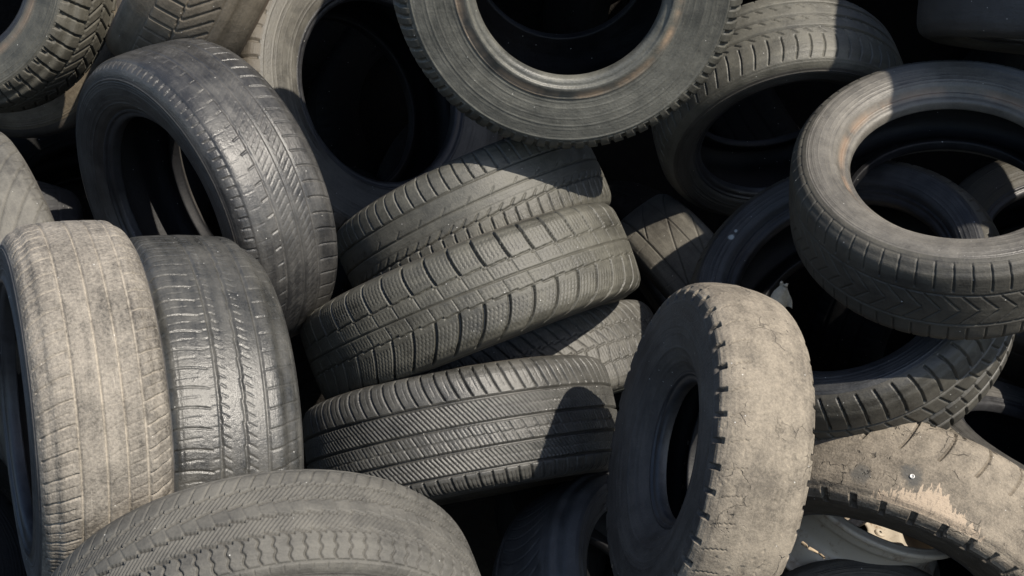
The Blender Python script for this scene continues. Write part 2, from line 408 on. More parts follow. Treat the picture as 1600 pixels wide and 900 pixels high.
# ------------------------------------------------------------------ the tyres: place, cross axis, rolling axis, radius, half width, bead radius, bead offset, out-of-round
TYRES = {
    't8': ((-0.5973, 2.53, 0.9061), (-0.63478, 0.7003, -0.32655), (-0.72345, -0.6871, -0.06718), 0.3100, 0.333, 0.614, 0.722, (0.0113, -0.0364)),
    't9': ((-0.6246, 1.7641, 0.8846), (-0.41654, 0.82394, -0.38421), (-0.90574, -0.41252, 0.09731), 0.2731, 0.316, 0.658, 0.932, (0.0022, -0.0096)),
    't10': ((-0.5579, 2.0412, 0.6568), (-0.42775, 0.81921, -0.382), (-0.90381, -0.39341, 0.16838), 0.3556, 0.335, 0.621, 0.780, (0.0047, -0.0147)),
    't11': ((-0.3313, 1.5113, 0.6679), (-0.93649, -0.31783, 0.14821), (0.2741, -0.92701, -0.25599), 0.2852, 0.302, 0.600, 0.780, (0.0642, 0.0220)),
    't12': ((-0.0934, 2.3253, 0.4955), (0.0, -0.82291, 0.56817), (0.18234, -0.55865, -0.80911), 0.2945, 0.372, 0.560, 0.780, (-0.0187, 0.0131)),
    't13': ((-0.0823, 2.4675, 0.7103), (0.0, -0.87885, 0.47709), (0.3617, -0.44479, -0.81935), 0.3329, 0.282, 0.627, 0.780, (0.0092, -0.0328)),
    't14': ((-0.0783, 2.6639, 0.8089), (0.0, -0.88241, 0.47048), (0.42276, -0.42637, -0.79968), 0.2812, 0.338, 0.601, 0.780, (0.0019, 0.0084)),
    't15': ((0.0939, 2.4873, 1.3727), (-0.99853, -0.04908, 0.02289), (0.04534, -0.9888, -0.14216), 0.3215, 0.333, 0.530, 0.950, (-0.0351, -0.0219)),
    't16': ((0.5794, 2.9306, 0.953), (-0.96951, -0.22209, 0.10356), (0.12868, -0.82106, -0.55615), 0.2852, 0.342, 0.670, 0.773, (-0.0160, -0.0274)),
    't18': ((0.7919, 2.3689, 0.9874), (-0.98339, 0.16451, -0.07671), (-0.12329, -0.29515, 0.94746), 0.3007, 0.304, 0.627, 0.613, (-0.0408, 0.0076)),
    't19': ((0.6472, 2.449, 0.7224), (-0.8635, 0.4571, -0.21315), (-0.39988, -0.36294, 0.84165), 0.3075, 0.343, 0.663, 0.696, (-0.0044, -0.0064)),
    't20': ((0.459, 2.9722, 0.466), (-0.00809, 0.90628, -0.4226), (-0.79377, -0.26285, -0.54849), 0.2852, 0.300, 0.600, 0.780, (0.0000, 0.0000)),
    't22': ((0.3004, 1.9021, 0.724), (-0.22784, 0.88247, -0.4115), (-0.95494, -0.11997, 0.27146), 0.2663, 0.293, 0.398, 0.443, (-0.0264, -0.0189)),
    't23': ((0.7402, 2.274, 0.343), (-0.69363, 0.65284, -0.30442), (-0.40326, -0.70212, -0.58687), 0.3091, 0.311, 0.565, 0.812, (0.0092, 0.0056)),
    't27': ((0.2243, 2.1271, 0.1972), (-0.595, -0.72842, 0.33967), (0.71379, -0.28465, 0.63991), 0.3023, 0.354, 0.730, 0.827, (0.0029, 0.0024)),
    't1': ((-1.1092, 2.9311, 1.2537), (-0.96698, 0.23097, -0.1077), (-0.25398, -0.90834, 0.33228), 0.2883, 0.343, 0.574, 0.827, (0.0035, -0.0203)),
    't3': ((-0.8968, 2.2441, 0.8276), (-0.42437, 0.82065, -0.38268), (-0.85703, -0.50042, -0.12277), 0.2985, 0.320, 0.601, 0.780, (0.0001, -0.0017)),
    't7': ((-0.35, 3.0899, 0.9339), (-0.75569, -0.59357, 0.27679), (0.6502, -0.62921, 0.42585), 0.3605, 0.330, 0.575, 0.780, (0.0000, 0.0000)),
    't26': ((1.0946, 2.4817, 0.2902), (-0.72885, -0.62053, 0.28936), (0.31045, 0.07716, 0.94745), 0.3255, 0.320, 0.600, 0.780, (0.0000, 0.0000)),
    't24': ((0.8256, 2.419, 0.2659), (-0.95171, -0.27824, 0.12974), (0.20132, -0.24657, 0.94798), 0.3100, 0.270, 0.600, 0.900, (0.0000, 0.0000)),
    't17': ((1.0448, 2.6627, 1.2637), (0.0, -0.95401, 0.29977), (-0.10064, -0.29825, -0.94917), 0.2604, 0.360, 0.600, 0.780, (0.0000, 0.0000)),
    't5': ((-0.6228, 2.9853, 1.2948), (-0.3493, 0.84922, -0.396), (-0.85468, -0.11552, 0.50615), 0.3100, 0.390, 0.597, 0.780, (0.0001, 0.0002)),
    't2': ((-1.1323, 3.2121, 1.1132), (-0.99458, 0.09421, -0.04393), (-0.09902, -0.98728, 0.12439), 0.2945, 0.320, 0.600, 0.780, (-0.0002, 0.0002)),
    't4': ((-1.1607, 2.9202, 0.4955), (-0.4907, 0.78969, -0.36824), (-0.84953, -0.33966, 0.40364), 0.2945, 0.318, 0.600, 0.780, (0.0000, -0.0000)),
    't25': ((0.6515, 2.0522, 0.0497), (-0.9983, -0.05275, 0.0246), (0.05544, -0.73306, 0.6779), 0.3007, 0.324, 0.600, 0.780, (0.0002, -0.0004)),
    't21': ((0.0432, 2.6, 0.4462), (0.0, -0.79305, 0.60916), (0.37245, -0.56533, -0.73599), 0.3001, 0.300, 0.600, 0.780, (0.0000, 0.0000)),
    't29': ((1.3088, 3.0536, 0.5265), (-0.99228, 0.11241, -0.05242), (-0.0995, -0.46914, 0.8775), 0.3100, 0.320, 0.600, 0.780, (0.0000, 0.0000)),
    't30': ((-1.0175, 2.1101, 0.0436), (-0.25449, 0.87647, -0.4087), (-0.9621, -0.18666, 0.19879), 0.3100, 0.330, 0.600, 0.780, (0.0000, 0.0000)),
    't32': ((1.4117, 2.4466, 1.7824), (-0.81373, -0.52678, 0.24564), (0.50252, -0.42524, 0.75276), 0.3193, 0.330, 0.600, 0.780, (0.0000, 0.0000)),
    't34': ((1.557, 2.2172, 1.8868), (-0.81373, -0.52678, 0.24564), (0.50252, -0.42524, 0.75276), 0.3100, 0.330, 0.600, 0.780, (0.0000, 0.0000)),
}
G1 = (.150, .140, .120)
TAN = (.36, .305, .235)
BEAD = rubber('bead_rubber', base=(.03,.03,.033), dust=(.085,.085,.088), amt=.35, rough=.42, bump=.3, scuff=.2, seed=78)
LINER_SHADED_BEAD = rubber('liner_and_shaded_bead_rubber', base=(.010, .010, .012), dust=(.022, .022, .023), amt=.4, rough=.55, bump=.35, scuff=.1, seed=77, spec=.25)

SPEC = {
 # smooth worn car tyre, left
 't8': dict(nu=1500, nv=130,
   pat=dict(seed=3, patchy=.6, tw=.80, sh=.968, circ=[(-.37, 3, 3.2), (-.05, 2.6, 3.0), (.31, 3, 3.2, .6, 60), (-.93, 1.8, .8), (.80,2.0,1.6)],
     lat=[(-.92, -.40, 66, 3.0, 3.0, -.35, .5), (.33, .48, 66, 3.0, 2.6, .3), (-.33, -.12, 132, 2.0, 1.2, .9), (0, .24, 132, 2.0, .9, .9),
          (.80, .96, 100, 4.2, 4.2, 0, 0), (.52, .74, 66, 2.0, .7, .1, 0, .3)]),
   tread=dict(base=(.048,.048,.049), dust=(.15,.145,.135), amt=.32, rough=.36, gdust=.3, scuff=.25, seed=8, streak=.6),
   side=dict(base=(.045,.042,.040), dust=(.105,.096,.085), amt=.5, rough=.5, seed=9)),
 # dusty scuffed, far left
 't9': dict(nu=1500, nv=130,
   pat=dict(seed=5, patchy=.4, tw=.78, sh=.962, circ=[(.42, 3.2, 4.2), (.04, 3.0, 4.2), (-.26, 2.8, 4), (-.56, 3.2, 4.2)],
     lat=[(.44, 1.04, 54, 2.6, 3.4, .34, .2), (-1.04, -.58, 54, 2.6, 3.4, .30, .2), (.50, 1.0, 54, 1.9, 1.8, .34, .2, .5), (-1., -.62, 54, 1.9, 1.8, .30, .2, .5), (-.24, -.02, 50, 2.0, 1.0, .5), (-.55, -.28, 100, 1.8, 1.2, .3),
          (.07, .40, 100, 1.8, .8, .9), (.5, .9, 100, 1.8, .7, .3, .2, .5)], lump=.5),
   tread=dict(base=(.085,.075,.062), dust=(.33,.295,.245), amt=.5, rough=.72, gdust=.45, scuff=.8, seed=15, streak=.5, mott=2.0, gain=.80, fw=.9, bump=.9),
   side=dict(base=(.06,.058,.058), dust=(.15,.14,.13), amt=.45, rough=.65, seed=16)),
 't10': dict(nu=1500, nv=130,
   pat=dict(seed=6, patchy=.35, tw=.74, sh=.955, circ=[(-.17, 4.0, 4, .7, 66), (.14, 4.4, 4, .7, 66), (-.46, 3.2, 3.4), (-.97, 1.6, 1.5), (.60, 1.6, .8)],
     lat=[(.24, 1.04, 72, 2.3, 2.4, .10, .42), (-1.04, -.48, 72, 2.3, 2.4, .28, -.1), (-.31, -.20, 144, 2.0, 1.6, -.7), (.02, .11, 144, 2.2, 1.8, -.7),
          (.36, .66, 72, 1.8, 1.2, .10, .3, .5), (-.9, -.6, 72, 1.8, 1.1, .28, -.1, .5), (.16, .24, 144, 2, 1.6, .2)]),
   tread=dict(base=(.055,.056,.054), dust=(.16,.155,.14), amt=.30, rough=.33, gdust=.2, scuff=.2, seed=25),
   side=dict(base=(.04,.04,.04), dust=(.1,.095,.085), amt=.4, rough=.5, seed=26)),
 't11': dict(nu=1600, nv=140,
   pat=dict(seed=7, wl=.016, patchy=.25, tw=.80, sh=.965, circ=[(-.43, 3.6, 4.8, 2.4, 88), (-.15, 4.0, 5, 2.6, 88), (.12, 4.0, 5, -2.6, 88), (.44, 4.2, 5, -3.0, 88, 'saw'), (.93, 2.6, 2.4), (-.85,2.2,1.6,1,88)],
     lat=[(.45, .92, 88, 3.2, 4.2, .0, 0, .5, 1.7), (.93, 1.06, 88, 1.8, 1.4), (-.41, -.17, 264, 1.9, 1.5, -.9), (.14, .42, 264, 1.9, 1.5, -.9), (-.12, .08, 88, 2.0, .9, .3),
          (-.85, -.45, 88, 2.4, 1.8, -.5), (.52, .62, 88, 1.6, .8, 6, 0, .1), (.72, .80, 88, 1.6, .8, 6, 0, .0)]),
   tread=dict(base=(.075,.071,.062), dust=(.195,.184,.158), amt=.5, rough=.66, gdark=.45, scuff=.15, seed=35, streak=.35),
   side=dict(base=(.07,.066,.06), dust=(.17,.16,.14), amt=.5, rough=.62, seed=36)),
 't12': dict(nu=1600, nv=140,
   pat=dict(seed=8, patchy=.12, tw=.84, sh=.97, circ=[(-.42, 4.6, 6.5), (-.03, 5.0, 6.5), (.36, 5.0, 6.5), (.70, 5.0, 6.5), (.17, 2.2, 2.2, 1.2, 74), (-.235, 1.8, 1.6, 1.2, 148), (.53, 1.8, 1.6, 1.2, 148), (1.04, 2, 1.5)],
     lat=[(-1.05, -.46, 74, 3.4, 5.5, .25, .5), (-.40, -.06, 222, 2.2, 2.6, .75), (0, .34, 74, 2.2, 2.4, .5), (0, .34, 222, 1.8, 1.0, .5), (.39, .67, 222, 2.2, 2.6, .75),
          (.73, 1.08, 74, 4.0, 5.5, .2, .3), (.80, 1.0, 222, 1.9, 1.6, .2, .3), (-.9, -.55, 148, 1.8, .9, .25, .5, .25)]),
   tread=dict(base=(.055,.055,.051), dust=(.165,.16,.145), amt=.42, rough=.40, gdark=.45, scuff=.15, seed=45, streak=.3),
   side=dict(base=(.05,.047,.04), dust=(.15,.135,.11), amt=.5, rough=.62, seed=46)),
 't13': dict(nu=1600, nv=140,
   pat=dict(seed=9, patchy=.1, tw=.84, sh=.97, circ=[(-.36, 2.6, 4.5, 2.0, 46, 'saw'), (-.06, 2.6, 4.5), (.24, 2.6, 4.0, 1.6, 46)],
     lat=[(-1.08, -.37, 46, 4.8, 7.5, .10, .35), (.25, 1.06, 46, 5.0, 7.5, -.55, -.5, .3), (-.34, -.08, 46, 1.9, 2.4, .25, 0, .2), (-.04, .22, 46, 1.9, 2.4, .25, 0, .6),
          (-.88, -.46, 276, 1.7, 1.0, .10, .3, 0, 1.0), (.36, .90, 276, 1.7, 1.0, -.5, -.4, 0, 1.0), (-.30, -.12, 276, 1.6, .7, .25, 0, 0, .8), (0, .18, 276, 1.6, .7, .25, 0, 0, .8)]),
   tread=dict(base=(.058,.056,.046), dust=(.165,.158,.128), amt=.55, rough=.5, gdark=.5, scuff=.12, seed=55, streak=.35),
   side=dict(base=(.055,.05,.042), dust=(.16,.145,.115), amt=.55, rough=.66, seed=56)),
 't14': dict(nu=1300, nv=120,
   pat=dict(seed=10, patchy=.2, circ=[(-.42, 3.2, 5.5), (-.02, 3.0, 5), (.35, 3.4, 5.5, .8, 70), (.18, 2.0, 1.0)],
     lat=[(-1.06, -.44, 70, 3.2, 5.0, .05, .3), (.37, 1.06, 70, 3.4, 5.5, .05, .3), (.20, .36, 70, 3.0, 3.0, -1.2), (-.16, -.04, 35, 2.4, 2.0, -1.2), (.5, .9, 140, 1.6, 1.0, .05, .3, .5)]),
   tread=dict(base=(.060,.058,.048), dust=(.165,.158,.13), amt=.52, rough=.5, gdark=.4, scuff=.12, seed=65, streak=.3),
   side=dict(base=(.05,.047,.04), dust=(.14,.13,.11), amt=.5, seed=66)),
 't15': dict(nu=1300, nv=110,
   pat=dict(seed=11, patchy=.2, sh=.966, circ=[(-.4, 8, 7), (0, 8, 7), (.4, 8, 7)], lug=[(84, 7.5, 5.5, .86, .925, (1,-1), 0)], lat=[(.45, .9, 84, 6.5, 5.5), (-.9, -.45, 84, 6.5, 5.5), (-.4, .4, 84, 5, 5, .4)],
     ribs=((.905,.003,.0014),(.885,.003,.0014),(.80,.002,.0007),(.76,.0025,.0006),(.70,.002,.0006))),
   tread=dict(base=(.058,.056,.048), dust=(.15,.145,.12), amt=.5, rough=.5, gdark=.3, seed=75),
   side=dict(base=(.062,.066,.064), dust=(.25,.245,.21), amt=.55, rough=.42, seed=76, streak=.6, mott=1.6, scuff=.3, stain=(.199, .010, (.38,.27,.18), .85))),
 't16': dict(nu=1300, nv=120,
   pat=dict(seed=12, patchy=.12, tw=.76, circ=[(-.55, 5, 6), (-.22, 5, 6), (.11, 5, 6), (-.85,5,6), (.92, 1.6, .9)],
     lat=[(.13, .26, 64, 3.2, 3, 1.3), (-.20, -.08, 64, 3.0, 3, 1.3), (-.53, -.40, 64, 3, 3, 1.3), (.30, .86, 64, 3.0, 3.8, -.15, -.5), (-1, -.87, 64, 3, 3)]),
   tread=dict(base=(.075,.072,.060), dust=(.20,.19,.155), amt=.5, rough=.5, gdark=.4, seed=85, streak=.3),
   side=dict(base=(.04,.038,.034), dust=(.10,.092,.078), amt=.45, seed=86)),
 't17': dict(nu=500, nv=60, pat=dict(seed=13, lump=.5),
   tread=dict(base=(.05,.05,.052), dust=(.10,.098,.095), amt=.4, rough=.7, seed=95, scuff=.8, bump=.8),
   side=dict(base=(.05,.05,.045), dust=(.09,.088,.075), amt=.4, seed=96, scuff=.6)),
 't18': dict(nu=1500, nv=130,
   pat=dict(seed=14, patchy=.35, sh=.965, circ=[(.36, 3.2, 2.4), (-.36, 3.2, 2.4), (1.01, 2.2, 1.6)],
     lat=[(.44, 1.02, 64, 2.8, 3.2, .05, .1), (.02, .34, 64, 2.6, 2.4, .95), (-.34, 0, 64, 2.6, 2.4, -.95, 0, .0), (-1.02, -.44, 64, 2.8, 3.2)],
     ribs=((.90,.003,.0016),(.885,.0025,.0010),(.86,.002,.0006),(.72,.0025,.0007))),
   tread=dict(base=(.055,.052,.045), dust=(.135,.125,.10), amt=.45, rough=.62, gdark=.3, scuff=.4, seed=105),
   side=dict(base=(.075,.07,.064), dust=(.27,.25,.215), amt=.55, rough=.42, seed=106, scuff=.3, streak=.5, mott=1.6, stain=(.205, .008, (.30,.20,.13), .6))),
 't19': dict(nu=1300, nv=120,
   pat=dict(seed=15, patchy=.15, tw=.74, circ=[(.30, 3.0, 4.5), (-.1, 7, 7), (-.45, 7, 7)],
     lat=[(.34, 1.02, 56, 4.6, 5.5, .1, .3), (-.06, .26, 56, 4, 5, .5), (-1.02, -.5, 56, 6, 7), (-.4, -.14, 56, 4, 5, .3)]),
   tread=dict(base=(.055,.052,.045), dust=(.14,.13,.105), amt=.5, rough=.5, gdark=.4, seed=115),
   side=dict(base=(.042,.044,.048), dust=(.10,.10,.10), amt=.4, rough=.5, seed=116, spots=(((.2272,-.0909,.1023), .007, (.42,.46,.46), .8), ((.222,-.106,.1023), .004, (.42,.46,.46), .8)))),
 't20': dict(nu=1000, nv=110,
   pat=dict(seed=16, patchy=.2, circ=[(.46, 2.6, 3.8), (-.35, 2.6, 3.5)], lat=[(-.9, .42, 11, 2.6, 3.5, 2.8), (.56, .86, 30, 2.4, 1.6, -.1)]),
   tread=dict(base=(.085,.076,.064), dust=(.215,.20,.165), amt=.5, rough=.65, gdark=.4, seed=125),
   side=dict(base=(.06,.05,.04), dust=(.15,.12,.09), amt=.5, seed=126)),
 't21': dict(nu=1300, nv=110,
   pat=dict(seed=17, patchy=.1, circ=[(-.38, 2.8, 4, 2.6, 72), (0, 2.8, 4, 2.6, 72), (.4, 2.8, 4, 2.6, 72)],
     lat=[(-1.05, -.4, 72, 3, 5, .5), (-.36, 0, 72, 2.6, 4, .7), (0, .4, 72, 2.6, 4, -.2), (.42, 1.05, 72, 3, 5, 0), (-1, 1, 288, 1.5, .7, .1, 0, 0, .8)]),
   tread=dict(base=(.065,.063,.056), dust=(.18,.172,.15), amt=.5, rough=.5, gdark=.35, seed=135),
   side=dict(base=(.05,.05,.04), dust=(.12,.12,.1), amt=.4, seed=136)),
 't22': dict(nu=1500, nv=150,
   pat=dict(seed=18, patchy=.4, tw=.82, sh=.952, cr=2.2, lump=1.3, pits=1.0, circ=[],
     lug=[(40, 9, 9, .90, .86, (1,-1), 0)],
     lat=[(.40, .86, 40, 2.0, 1.8, .3, .6, 0, 1)],
     ribs=((.90,.006,.0015),(.84,.004,.0012),(.70,.003,.0012),(.66,.003,.0010),(.58,.004,.0016))),
   tread=dict(base=(.165,.140,.108), dust=(.36,.31,.24), amt=.52, rough=.85, gdark=.5, scuff=.1, seed=145, gain=.74, bump=.7, streak=.3, mott=2.8, fw=.6, crack=.55),
   side=dict(base=(.075,.066,.058), dust=(.17,.15,.128), amt=.42, rough=.7, seed=146, bump=.8, streak=.7)),
 't23': dict(nu=1500, nv=150,
   pat=dict(seed=19, patchy=.4, tw=.82, sh=.962, cr=1.0, lump=1.3, pits=1.0, circ=[],
     lug=[(34, 13, 10, .88, .86, (1,), 0), (30, 9, 9, .90, .86, (-1,), .3)],
     lat=[(-1.3, -.20, 28, 6.0, 8.0, -.12, -.35, .3)]),
   tread=dict(base=(.15,.126,.096), dust=(.34,.29,.225), amt=.5, rough=.85, gdark=.5, scuff=.12, seed=155, gain=.74, mott=2.8, fw=.6, spots=(((-.1682,-.2569,.0253), .022, (.055,.055,.052), .8), ((-.0911,-.2905,.0458), .020, (.07,.068,.062), .7)), tear=(1.125, 1.335, .080, .032, (.36,.285,.21)), crack=.55, bump=1.0, streak=.25),
   side=dict(base=(.08,.066,.050), dust=(.17,.14,.105), amt=.42, rough=.75, seed=156, bump=.8)),
 't25': dict(nu=700, nv=70, pat=dict(seed=20, lump=2.2, pits=1.5, circ=[(.5, 3, 3)]),
   tread=dict(base=(.05,.047,.042), dust=(.12,.11,.09), amt=.45, rough=.8, seed=165, bump=1.0),
   side=dict(base=(.05,.047,.042), dust=(.13,.115,.09), amt=.45, seed=166, bump=1.0)),
 't26': dict(nu=900, nv=90,
   pat=dict(seed=21, circ=[(.5, 3, 4), (-.2, 4, 5)], lat=[(.52, 1.1, 60, 3.6, 4.5, .2), (-1, .48, 60, 3, 4, .4)]),
   tread=dict(base=(.10,.086,.066), dust=(.27,.235,.18), amt=.5, rough=.7, seed=175),
   side=dict(base=(.05,.047,.042), dust=(.15,.14,.125), amt=.4, seed=176)),
 't27': dict(nu=1100, nv=110,
   pat=dict(seed=22, patchy=.3, tw=.72, sh=.955, circ=[(.52, 1.8, 1.2), (-.55, 3, 3)], lat=[(-.45, .42, 68, 2.8, 2.6, .15, 1.1), (-1.05, -.6, 68, 3, 3, -.3)]),
   tread=dict(base=(.05,.052,.056), dust=(.12,.125,.13), amt=.4, rough=.5, gdark=.3, seed=185),
   side=dict(base=(.045,.045,.048), dust=(.10,.10,.10), amt=.4, seed=186)),
 't1': dict(nu=1100, nv=110,
   pat=dict(seed=23, lug=[(62, 5.5, 6.0, .9, .90, (1,-1), 0)], tw=.72, sh=.955, circ=[(.34, 5, 7, 3, 62), (-.1, 5, 7, 3, 62), (-.5, 5, 7)],
     lat=[(.36, 1.08, 62, 4.6, 7.0, -.15, -.2), (-.08, .32, 62, 4.2, 6.5, .8), (-.48, -.12, 62, 4.2, 6.5, -.6), (-1.1, -.52, 62, 4.6, 7)]),
   tread=dict(base=(.062,.058,.044), dust=(.17,.158,.125), amt=.5, rough=.65, gdark=.4, seed=195),
   side=dict(base=(.072,.07,.056), dust=(.175,.168,.138), amt=.5, rough=.5, seed=196, stain=(.195, .012, (.3,.2,.13), .4))),
 't2': dict(nu=300, nv=40, pat=dict(seed=24), tread=dict(base=(.06,.052,.045), dust=(.14,.12,.1), amt=.5, seed=205),
   side=dict(base=(.13,.105,.075), dust=(.30,.25,.18), amt=.5, rough=.5, seed=206)),
 't3': dict(nu=1000, nv=100, pat=dict(seed=25, circ=[(.5, 2.4, 2.5)], lat=[(-1.0, .1, 40, 2.6, 3.0, 1.5, .5), (.1, .46, 40, 2.4, 2.4, 1.5), (-1.06, -.75, 80, 2.6, 2.5, .2)]),
   tread=dict(base=(.10,.092,.078), dust=(.24,.225,.19), amt=.5, rough=.65, gdark=.4, seed=215),
   side=dict(base=(.08,.07,.06), dust=(.2,.18,.15), amt=.5, seed=216)),
 't4': dict(nu=600, nv=60, pat=dict(seed=26, circ=[(.4, 3, 3), (-.3, 3, 3)], lat=[(-.3, .4, 60, 3, 3, .7), (.42, 1, 60, 3, 3)]),
   tread=dict(base=(.04,.04,.045), dust=(.10,.10,.10), amt=.4, seed=225), side=dict(base=(.04,.04,.045), dust=(.08,.08,.08), amt=.4, seed=226)),
 't5': dict(nu=900, nv=110,
   pat=dict(seed=27, tw=.62, sh=.965, bulge=1.02, circ=[(.58, 3, 3), (.12, 3, 5, 2, 64), (-.4, 2.5, 3)],
     lat=[(.14, .56, 64, 3.6, 6.0, 0), (-.38, .08, 64, 3.4, 4.0, 1.1)]),
   tread=dict(base=(.10,.085,.062), dust=(.24,.205,.155), amt=.5, rough=.7, gdark=.4, seed=235),
   side=dict(base=(.14,.105,.08), dust=(.31,.25,.19), amt=.5, rough=.65, seed=236)),
 't7': dict(nu=700, nv=80, pat=dict(seed=28, circ=[(.4, 4, 5), (-.2, 4, 5)], lat=[(.42, 1.1, 60, 5, 6), (-.2, .4, 60, 3, 4, .4)],
     ribs=((.905,.003,.0018),(.885,.003,.0012),(.80,.002,.0006))),
   tread=dict(base=(.09,.075,.055), dust=(.2,.175,.14), amt=.5, seed=245),
   side=dict(base=(.07,.066,.06), dust=(.19,.18,.155), amt=.5, rough=.5, seed=246)),
 't29': dict(nu=500, nv=60, pat=dict(seed=29, circ=[(.4, 3, 3)], lat=[(.42, 1, 60, 3, 3)]),
   tread=dict(base=(.03,.026,.02), dust=(.075,.065,.045), amt=.5, seed=255), side=dict(base=(.035,.03,.02), dust=(.08,.07,.048), amt=.5, seed=256)),
 't34': dict(nu=300, nv=40, pat=dict(seed=34, circ=[(.4, 4, 4), (-.2, 4, 4)]), tread=dict(seed=375), side=dict(seed=376)),
 't32': dict(nu=500, nv=60, pat=dict(seed=31, circ=[(.4, 4, 4), (-.2, 4, 4)]), tread=dict(seed=275), side=dict(seed=276)),
 't33': dict(nu=500, nv=60, pat=dict(seed=32, circ=[(.4, 4, 4), (-.2, 4, 4)]), tread=dict(base=(.2,.18,.14), dust=(.42,.38,.31), seed=285), side=dict(base=(.2,.18,.14), dust=(.42,.38,.31), seed=286)),
 't30': dict(nu=700, nv=70, pat=dict(seed=30, circ=[(.3, 3, 3)], lat=[(-1, .28, 80, 3, 3, 0), (.32, 1, 80, 3, 3)]),
   tread=dict(base=(.04,.042,.046), dust=(.09,.092,.095), amt=.4, seed=265), side=dict(base=(.04,.04,.045), dust=(.08,.08,.08), amt=.4, seed=266)),
}

LABELS = {
 't8': 'big smooth black tyre tilted left, its opening dark, above the two upright treads',
 't9': 'dusty pale brown scuffed tread standing upright at the far left',
 't10': 'black ribbed tread with a sheen, upright right of the dusty pale one',
 't11': 'grey tread with zigzag blocks rising from the bottom edge, left of centre',
 't12': 'tread with fine slanted cuts and a round shadow on its right end',
 't13': 'winter tyre tread with wavy cuts in chunky blocks, in the middle of the heap',
 't14': 'smooth centred tread half in shadow directly above the winter tyre',
 't15': 'tyre facing the viewer at top centre with a tan ring round its opening',
 't16': 'grooved tyre with oval dark opening, right of the tyre with the tan ring',
 't17': 'bald dark tyre in full shadow in the top right corner',
 't18': 'tyre lying nearly flat at the right with chevron tread and wide opening',
 't19': 'large shaded tyre under the flat one, blue grey sidewall with a white smear',
 't20': 'worn tread with long thin lines and a lit patch, behind the upright tan tyre',
 't21': 'small blocky tread squeezed between the winter tyre and the upright tan tyre',
 't22': 'upright bald tan tyre with notched edge and narrow opening',
 't23': 'lying bald tan tyre with a stud and a torn pale strip',
 't25': 'cracked dark tyre edge at the very bottom under the bare wheel',
 't26': 'brown tyre edge at the right border beneath the large shaded tyre',
 't27': 'dark blue shaded tread with curved cuts at the bottom, left of the upright tan tyre',
 't1': 'chunky block tread and grey sidewall in the top left corner',
 't2': 'smooth tan sidewall peeking out beneath the chunky tyre at top left',
 't3': 'grey tread with sweeping diagonal cuts at the left edge',
 't4': 'dark tread in shadow between the left edge tyre and the big smooth one',
 't5': 'brown tread with cross bars and bulging sidewalls at the top left',
 't7': 'tyre with large round black opening behind the tyre with the tan ring',
 't29': 'brown tyre seen deep through the opening of the flat lying tyre',
 't30': 'dark tread with level cuts in the bottom left corner',
 't32': 'tyre above the right edge of the frame, shading the flat one',
 't34': 'unseen tyre added above the right edge to block sun through its neighbour',  # unseen, added to close its neighbour's hole to the sun
}
ROOTS = {}
for key, tab in TYRES.items():
    if key not in SPEC: continue
    s = SPEC[key]
    mt = rubber('tread_rubber', **s['tread']); ms = rubber('sidewall_rubber', **s['side'])
    ROOTS[key] = build_tyre(key, tab, s['pat'], (mt, ms, LINER_SHADED_BEAD, BEAD if key not in ('t15', 't18') else ms), s['nu'], s['nv'])
    tag(ROOTS[key], LABELS[key], 'tyre', 'worn tyres in the heap')
